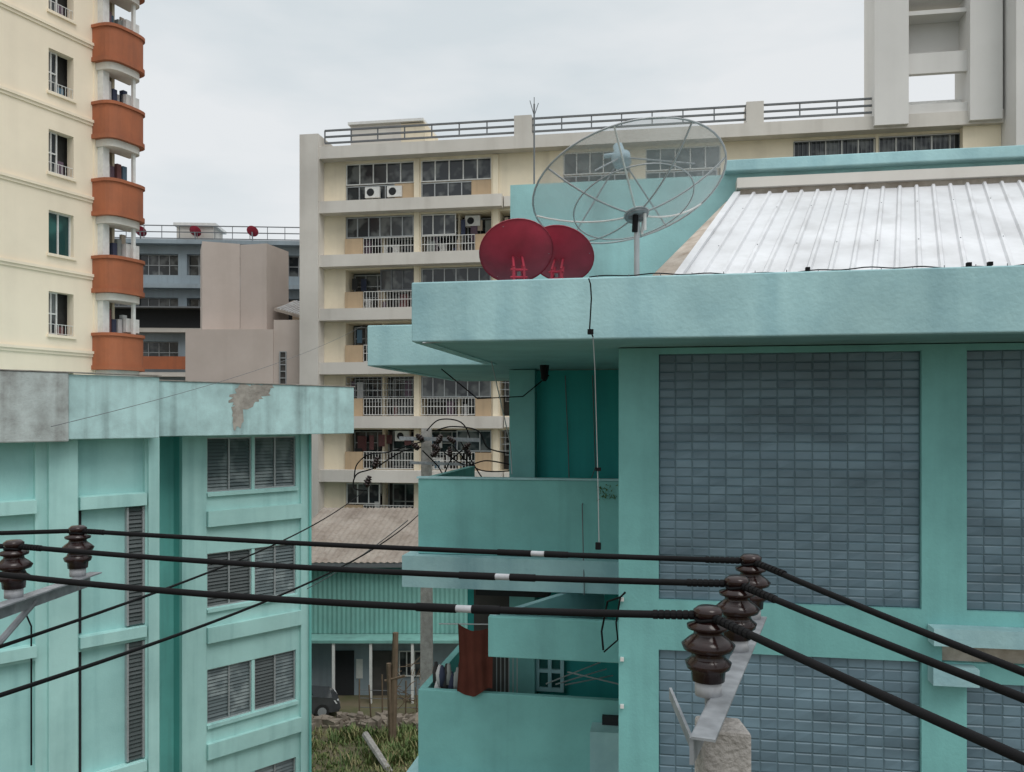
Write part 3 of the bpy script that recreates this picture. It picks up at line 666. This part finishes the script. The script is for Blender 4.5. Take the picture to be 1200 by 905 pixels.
armbox(p,'crossarm_web',(-2.66,3.2,ZA-.085),(-2.575,5.2,ZA-.085),.012,.08); armbox(p,'crossarm_flange',(-2.62,3.2,ZA-.006),(-2.535,5.2,ZA-.006),.075,.008)
for x,y in LI: insul(p,x,y,ZA)
px,py=-2.80,3.7; w=.085
p.hexa('shaft','concrete',[(px-.12,py-.12,0),(px+.12,py-.12,0),(px+.12,py+.12,0),(px-.12,py+.12,0),(px-w,py-w,12.15),(px+w,py-w,12.15),(px+w,py+w,12.15),(px-w,py+w,12.15)])
p.tube('brace','steel',(-2.70,3.75,11.5),(-2.6,4.65,ZA-.06),.018); p.done()
def span(a,b,sag,n=40): 
    a=Vector(a);b=Vector(b); return [a.lerp(b,i/n)-Vector((0,0,sag*4*(i/n)*(1-i/n))) for i in range(n+1)]
zw=ZA+.27
for j in range(3):
    c=Build('power_cable'); (xr,yr),(xl,yl)=RI[j],LI[j]
    s1=span((xl,yl,zw),(xr,yr,zw),(.045,.03,.015)[j])
    dirs=[(.43,-1.05),(.43,-1.15),(.39,-1.3)][j]; T_=7; sg=(.5,.55,.72)[j]
    nxt=Vector((xr,yr,zw)); s2=[nxt+Vector((dirs[0]*T_*t,dirs[1]*T_*t,-sg*t*(1-t)-.02*t)) for t in [i/60 for i in range(1,61)]]
    s0=span((xl-9,yl+.9,zw-.0),(xl,yl,zw),.1,20)
    c.path('conductor','black',s0[:-1]+s1+s2,.0132,10)
    def at(t): 
        k=t*40; i=int(k); return s1[i].lerp(s1[min(i+1,40)],k-i)
    u_t=(545,590,630)[j]
    best=min([i/400 for i in range(400)],key=lambda t:abs(600+1000*at(t).x/at(t).y-u_t))
    c.path('bare_mark','insbase',[at(best-.009),at(best+.009)],.0137,10)
    c.path('sleeve','black',[at(best-.055),at(best-.009)],.0162,10); c.path('sleeve','black',[at(best+.009),at(best+.04)],.0162,10)
    for k in range(-9,10):
        if abs(k)<1: continue
        if k<0: q=at(1+k*.006); q2=at(1+k*.006+.0045)
        else: q=nxt+Vector((dirs[0],dirs[1],-.08))*(.02*k); q2=q+Vector((dirs[0],dirs[1],-.08))*.014
        c.tube('tie_wraps','black',q,q2,.0160,10)
        if k>0: q=at(k*.005); c.tube('tie_wraps','black',q,at(k*.005+.0035),.0160,10)
    c.done()
# background pole
p=Build('utility_pole'); c=P(500,600,21); px,py=c.x,c.y
p.hexa('shaft','concrete',[(px-.17,py-.17,0),(px+.17,py-.17,0),(px+.17,py+.17,0),(px-.17,py+.17,0),(px-.12,py-.12,12.75),(px+.12,py-.12,12.75),(px+.12,py+.12,12.75),(px-.12,py+.12,12.75)])
def bp(u,v,D=20.7): return P(u,v,D)
armbox(p,'crossarm',bp(468,516),bp(562,518),.09,.09); armbox(p,'crossarm_low',bp(480,544),bp(545,546),.07,.07)
for u,v in((492,522),(504,530),(517,523),(528,531),(541,522),(552,530),(512,515),(535,514),(497,512)):
    a=bp(u,v,20.5); p.lathe('insulators','porcelain',[(r*.95,h*.9) for r,h in IP],a+Vector((.0,0,-.12)),(U(-.9,.9),U(-.3,.3),.6),14)
for u,v in((437,546),(428,568)): p.lathe('insulators','porcelain',[(r*1.2,h*1.1) for r,h in IP],bp(u,v+5),(.35,0,1),14)
loops=[[(500,505),(515,492),(540,495),(550,515),(540,540)],[(510,505),(530,500),(560,505),(572,525),(600,532)],[(415,562),(418,545),(432,533),(455,530),(480,522),(500,516)],[(430,575),(415,572),(418,556),(440,548),(470,530),(495,524)],[(520,530),(545,545),(570,540),(600,545)],[(495,528),(512,545),(520,555),(528,540),(545,525)],[(540,518),(565,560),(598,600)],[(530,522),(560,550),(600,552)]]
def smooth(pts,n=8):
    o=[]
    for i in range(len(pts)-1):
        a,b,c,d=pts[max(i-1,0)],pts[i],pts[i+1],pts[min(i+2,len(pts)-1)]
        for k in range(n):
            t=k/n; o.append(.5*((2*b)+(c-a)*t+(2*a-5*b+4*c-d)*t*t+(3*b-a-3*c+d)*t**3))
    return o+[pts[-1]]
for lp in loops: p.path('jumpers','black',smooth([bp(u,v,20.4+.1*i) for i,(u,v) in enumerate(lp)]),.017)
p.done()
c=Build('service_cable'); c.path('service_cable','black',span(P(-60,778,3.9),P(428,574,20.7),.22),.010); c.done()
c=Build('service_cable'); c.path('service_cable','black',span(P(-40,828,3.9),P(492,602,20.8),.28),.012); c.done()
c=Build('service_cable'); c.path('service_cable','rail',span(P(60,500,14),P(425,382,40),.3),.006); c.done()
c=Build('service_cable'); c.path('service_cable','rail',span(P(360,690,24),P(478,610,21),.1),.012); c.done()
# ================================================================= BACKYARD
H=Build('workshop_shed'); FH=Frame(0,40,0)
def cor(part,mat,s0,s1,pf,step=.22,dep=.04):
    x=s0
    while x<s1:
        H.face(part,mat,[pf(x,0,0),pf(x+step/2,0,dep),pf(x+step/2,1,dep),pf(x,1,0)]); H.face(part,mat,[pf(x+step/2,0,dep),pf(x+step,0,0),pf(x+step,1,0),pf(x+step/2,1,dep)]); x+=step
cor('sheet_wall','tealmetal',-12,-1,lambda x,t,h:Vector((x,40-h,2.9+3.0*t)))
cor('sheet_roof','greyroof',-11,-1.2,lambda x,t,h:Vector((x+(.9*t),39.4+6*t,6.3+h+1.9*t)),.3,.05)
H.box('eave','rail',FH,-11,-1.2,-.62,-.55,6.1,6.28); H.box('back','tealmetal',FH,-12,-1,.1,6,0,6)
H.box('canopy','tealmetal',FH,-12,-1,-1.2,.0,2.75,2.88); H.box('ground_wall','bluegrey',FH,-12,-1,.03,.09,0,2.9)
H.box('doors','dark',FH,-8.3,-7.4,-.02,.02,0,2.1); H.box('doors_dim','dim',FH,-6.6,-5.6,-.02,.02,0,2.1); H.box('notice','white',FH,-7.3,-7.0,-.02,.02,.8,1.7)
H.window(FH,-5.3,-4.2,.9,2.1,-.03,3,1,'white','glass')
for x in(-8.2,-6.5,-4.6): H.box('posts','white',FH,x,x+.12,-1.15,-1.03,0,2.75)
H.done()
F=Build('rubble_wall')
for i in range(160):
    x=U(-9.2,-3.6); y=U(35.6,36.6); h=U(.12,.45); w_=U(.1,.35); a=U(0,3)
    pts=[Vector((x+w_*math.cos(a+q*1.57)*U(.7,1.2),y+w_*math.sin(a+q*1.57)*U(.7,1.2),0)) for q in range(4)]
    F.hexa('rubble_wall','rubble',pts+[q*1+Vector((U(-.05,.05),U(-.05,.05),h*U(.7,1.1))) for q in pts])
F.done()
W=Build('wooden_post'); a=P(460,868,34.2)
W.tube('post','wood',(a.x,a.y,0),(a.x+.12,a.y,4.4),.15,9,.12); W.tube('stub','wood',(a.x-.05,a.y-.1,0),(a.x-.15,a.y-.1,3.2),.09,8); W.tube('arm','wood',(a.x-.3,a.y-.1,2.5),(a.x+.5,a.y-.1,2.7),.05,6); W.done()
W=Build('fallen_concrete_post'); W.tube('fallen_concrete_post','concrete',P(428,870,33)+Vector((0,0,.3)),P(470,925,30),.14,8,.12); W.done()
W=Build('fence')
for i in range(9):
    x=-6.6+i*.5; W.tube('posts','wood',(x,36.9,0),(x+U(-.1,.1),36.9,1.3+U(0,.6)),.035,6)
for z in(.5,.9,1.25): W.path('wires','rail',span((-6.6,36.9,z),(-2.6,36.9,z+.1),.08,10),.015)
for i in range(46):
    x=U(-5,-3.2); z=U(.3,2.4); W.tube('brushwood','wood',(x,37+U(-.3,.3),z),(x+U(-.7,.7),37+U(-.3,.3),z+U(-.5,.7)),.018,5)
W.done()
# car
K=Build('parked_car')
def kp(x,y,z): return Vector((-7.7+x*.95+y*.3, 37.9-y*.95+x*.3, z))
body=[(-4.3,.35),(-4.35,.75),(-4.2,1.0),(-3.6,1.02),(-1.15,.98),(-.35,.86),(-.05,.68),(0,.4),(-.1,.25),(-4.2,.25)]
cab=[(-3.75,1.0),(-3.1,1.43),(-2.1,1.46),(-1.1,.98)]
for part,mat,pr,y0,y1,ins in(('body','carpaint',body,-.85,.85,.0),('roof','carpaint',cab,-.72,.72,.1)):
    n=len(pr)
    K.face(part,mat,[kp(x,y0+ (ins if z>1.1 else 0),z) for x,z in pr]); K.face(part,mat,[kp(x,y1-(ins if z>1.1 else 0),z) for x,z in pr])
    for i in range(n):
        (xa,za),(xb,zb_)=pr[i],pr[(i+1)%n]; ia=ins if za>1.1 else 0; ib=ins if zb_>1.1 else 0
        K.face(part,mat,[kp(xa,y0+ia,za),kp(xb,y0+ib,zb_),kp(xb,y1-ib,zb_),kp(xa,y1-ia,za)])
K.face('windscreen','glass',[kp(-1.14,-.66,1.02),kp(-1.14,.66,1.02),kp(-2.0,.58,1.43),kp(-2.0,-.58,1.43)])
for s in(-1,1):
    K.face('side_glass','glass',[kp(-3.55,s*.735,1.03),kp(-1.3,s*.735,1.03),kp(-2.1,s*.645,1.41),kp(-3.05,s*.645,1.39)])
    for x in(-.8,-3.4):
        K.tube('tyres','tyre',kp(x,s*.87,.31),kp(x,s*.66,.31),.31,18); K.tube('wheel_rims','alu',kp(x,s*.885,.31),kp(x,s*.86,.31),.19,12)
    K.hexa('headlights','lampglass',[kp(-.12,s*.5,.58),kp(.0,s*.5,.58),kp(-.02,s*.82,.6),kp(-.2,s*.865,.6),kp(-.2,s*.5,.72),kp(-.05,s*.5,.7),kp(-.1,s*.82,.74),kp(-.3,s*.865,.76)])
K.hexa('grille','dark',[kp(-.02,-.4,.42),kp(.02,-.4,.42),kp(.02,.4,.42),kp(-.02,.4,.42),kp(-.06,-.4,.6),kp(-.01,-.4,.6),kp(-.01,.4,.6),kp(-.06,.4,.6)])
K.hexa('number_plate','white',[kp(.0,-.2,.32),kp(.03,-.2,.32),kp(.03,.2,.32),kp(.0,.2,.32),kp(.0,-.2,.42),kp(.03,-.2,.42),kp(.03,.2,.42),kp(.0,.2,.42)])
K.done({'body':.06,'roof':.05})
# weeds
G=Build('weeds')
cl=[(U(-9.5,-2.6),U(28.5,35.2),U(.5,1.3)) for _ in range(26)]
for t in range(2300):
    if R()<.55:
        q=random.choice(cl); cx=random.gauss(q[0],q[2]*.5); cy=random.gauss(q[1],q[2]*.5); big=R()<.3
    else: cx=U(-10,-2.4); cy=U(28.5,35.8); big=R()<.04
    if cy>36: continue
    base=U(0,1)
    for b_ in range(10 if big else 6):
        h=U(.22,.5) if big else U(.05,.18); a=U(0,6.28); l=U(.3,.9)*h
        b0=Vector((cx+U(-.2,.2),cy+U(-.2,.2),0)); tip=b0+Vector((l*math.cos(a),l*math.sin(a),h)); wv=Vector((-math.sin(a),math.cos(a),0))*U(.010,.035)
        m=b0.lerp(tip,.55)+Vector((0,0,h*.12)); uv=(min(.98,max(.03,base*.8+U(0,.3))),.5)
        G.face('weeds','leaf',[b0-wv*.5,b0+wv*.5,m+wv,m-wv],uv); G.face('weeds','leaf',[m-wv,m+wv,tip],uv)
G.done()
# ================================================================= SKY + SUN
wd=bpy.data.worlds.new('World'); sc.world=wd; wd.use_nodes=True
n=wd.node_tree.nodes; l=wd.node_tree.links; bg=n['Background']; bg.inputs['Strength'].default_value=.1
sk=n.new('ShaderNodeTexSky'); sk.sky_type='NISHITA'; sk.sun_disc=False; sk.sun_elevation=math.radians(56); sk.sun_rotation=math.radians(150)
tc=n.new('ShaderNodeTexCoord'); mp=n.new('ShaderNodeMapping'); mp.inputs['Scale'].default_value=(1,1,3.2)
l.new(tc.outputs['Generated'],mp.inputs['Vector'])
no=n.new('ShaderNodeTexNoise'); no.inputs['Scale'].default_value=2.6; no.inputs['Detail'].default_value=5; no.inputs['Roughness'].default_value=.5; l.new(mp.outputs['Vector'],no.inputs['Vector'])
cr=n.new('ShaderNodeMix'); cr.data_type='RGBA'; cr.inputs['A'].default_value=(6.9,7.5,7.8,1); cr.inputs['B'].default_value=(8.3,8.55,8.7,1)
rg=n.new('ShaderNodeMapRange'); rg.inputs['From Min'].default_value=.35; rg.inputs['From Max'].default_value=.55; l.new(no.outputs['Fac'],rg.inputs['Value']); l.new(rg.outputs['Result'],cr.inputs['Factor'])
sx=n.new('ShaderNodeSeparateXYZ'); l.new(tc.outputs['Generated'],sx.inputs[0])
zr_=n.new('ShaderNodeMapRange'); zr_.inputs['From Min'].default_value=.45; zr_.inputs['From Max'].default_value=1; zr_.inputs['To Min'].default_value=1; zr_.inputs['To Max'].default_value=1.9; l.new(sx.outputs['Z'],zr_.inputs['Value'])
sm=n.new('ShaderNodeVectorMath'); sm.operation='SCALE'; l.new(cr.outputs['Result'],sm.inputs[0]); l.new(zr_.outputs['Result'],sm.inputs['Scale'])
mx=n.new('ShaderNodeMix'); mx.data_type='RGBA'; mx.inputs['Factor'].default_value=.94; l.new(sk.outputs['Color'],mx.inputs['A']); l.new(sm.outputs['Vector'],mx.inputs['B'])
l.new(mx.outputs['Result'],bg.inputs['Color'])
sl_=bpy.data.lights.new('sun','SUN'); sl_.energy=1.15; sl_.angle=math.radians(30); sl_.color=(1,.96,.92)
so=bpy.data.objects.new('sun',sl_); sc.collection.objects.link(so)
az=math.radians(150); el=math.radians(56)
dirv=Vector((math.sin(az)*math.cos(el),math.cos(az)*math.cos(el),math.sin(el)))
so.rotation_euler=dirv.to_track_quat('Z','Y').to_euler(); so.location=(0,-10,40)
# ================================================================= CAMERA
cd=bpy.data.cameras.new('camera'); cd.sensor_width=36; cd.lens=30; cd.shift_y=37.5/1200; cd.clip_start=.05; cd.clip_end=3000
co=bpy.data.objects.new('camera',cd); sc.collection.objects.link(co); co.location=(0,0,EYE); co.rotation_euler=(math.radians(90),0,0)
sc.camera=co
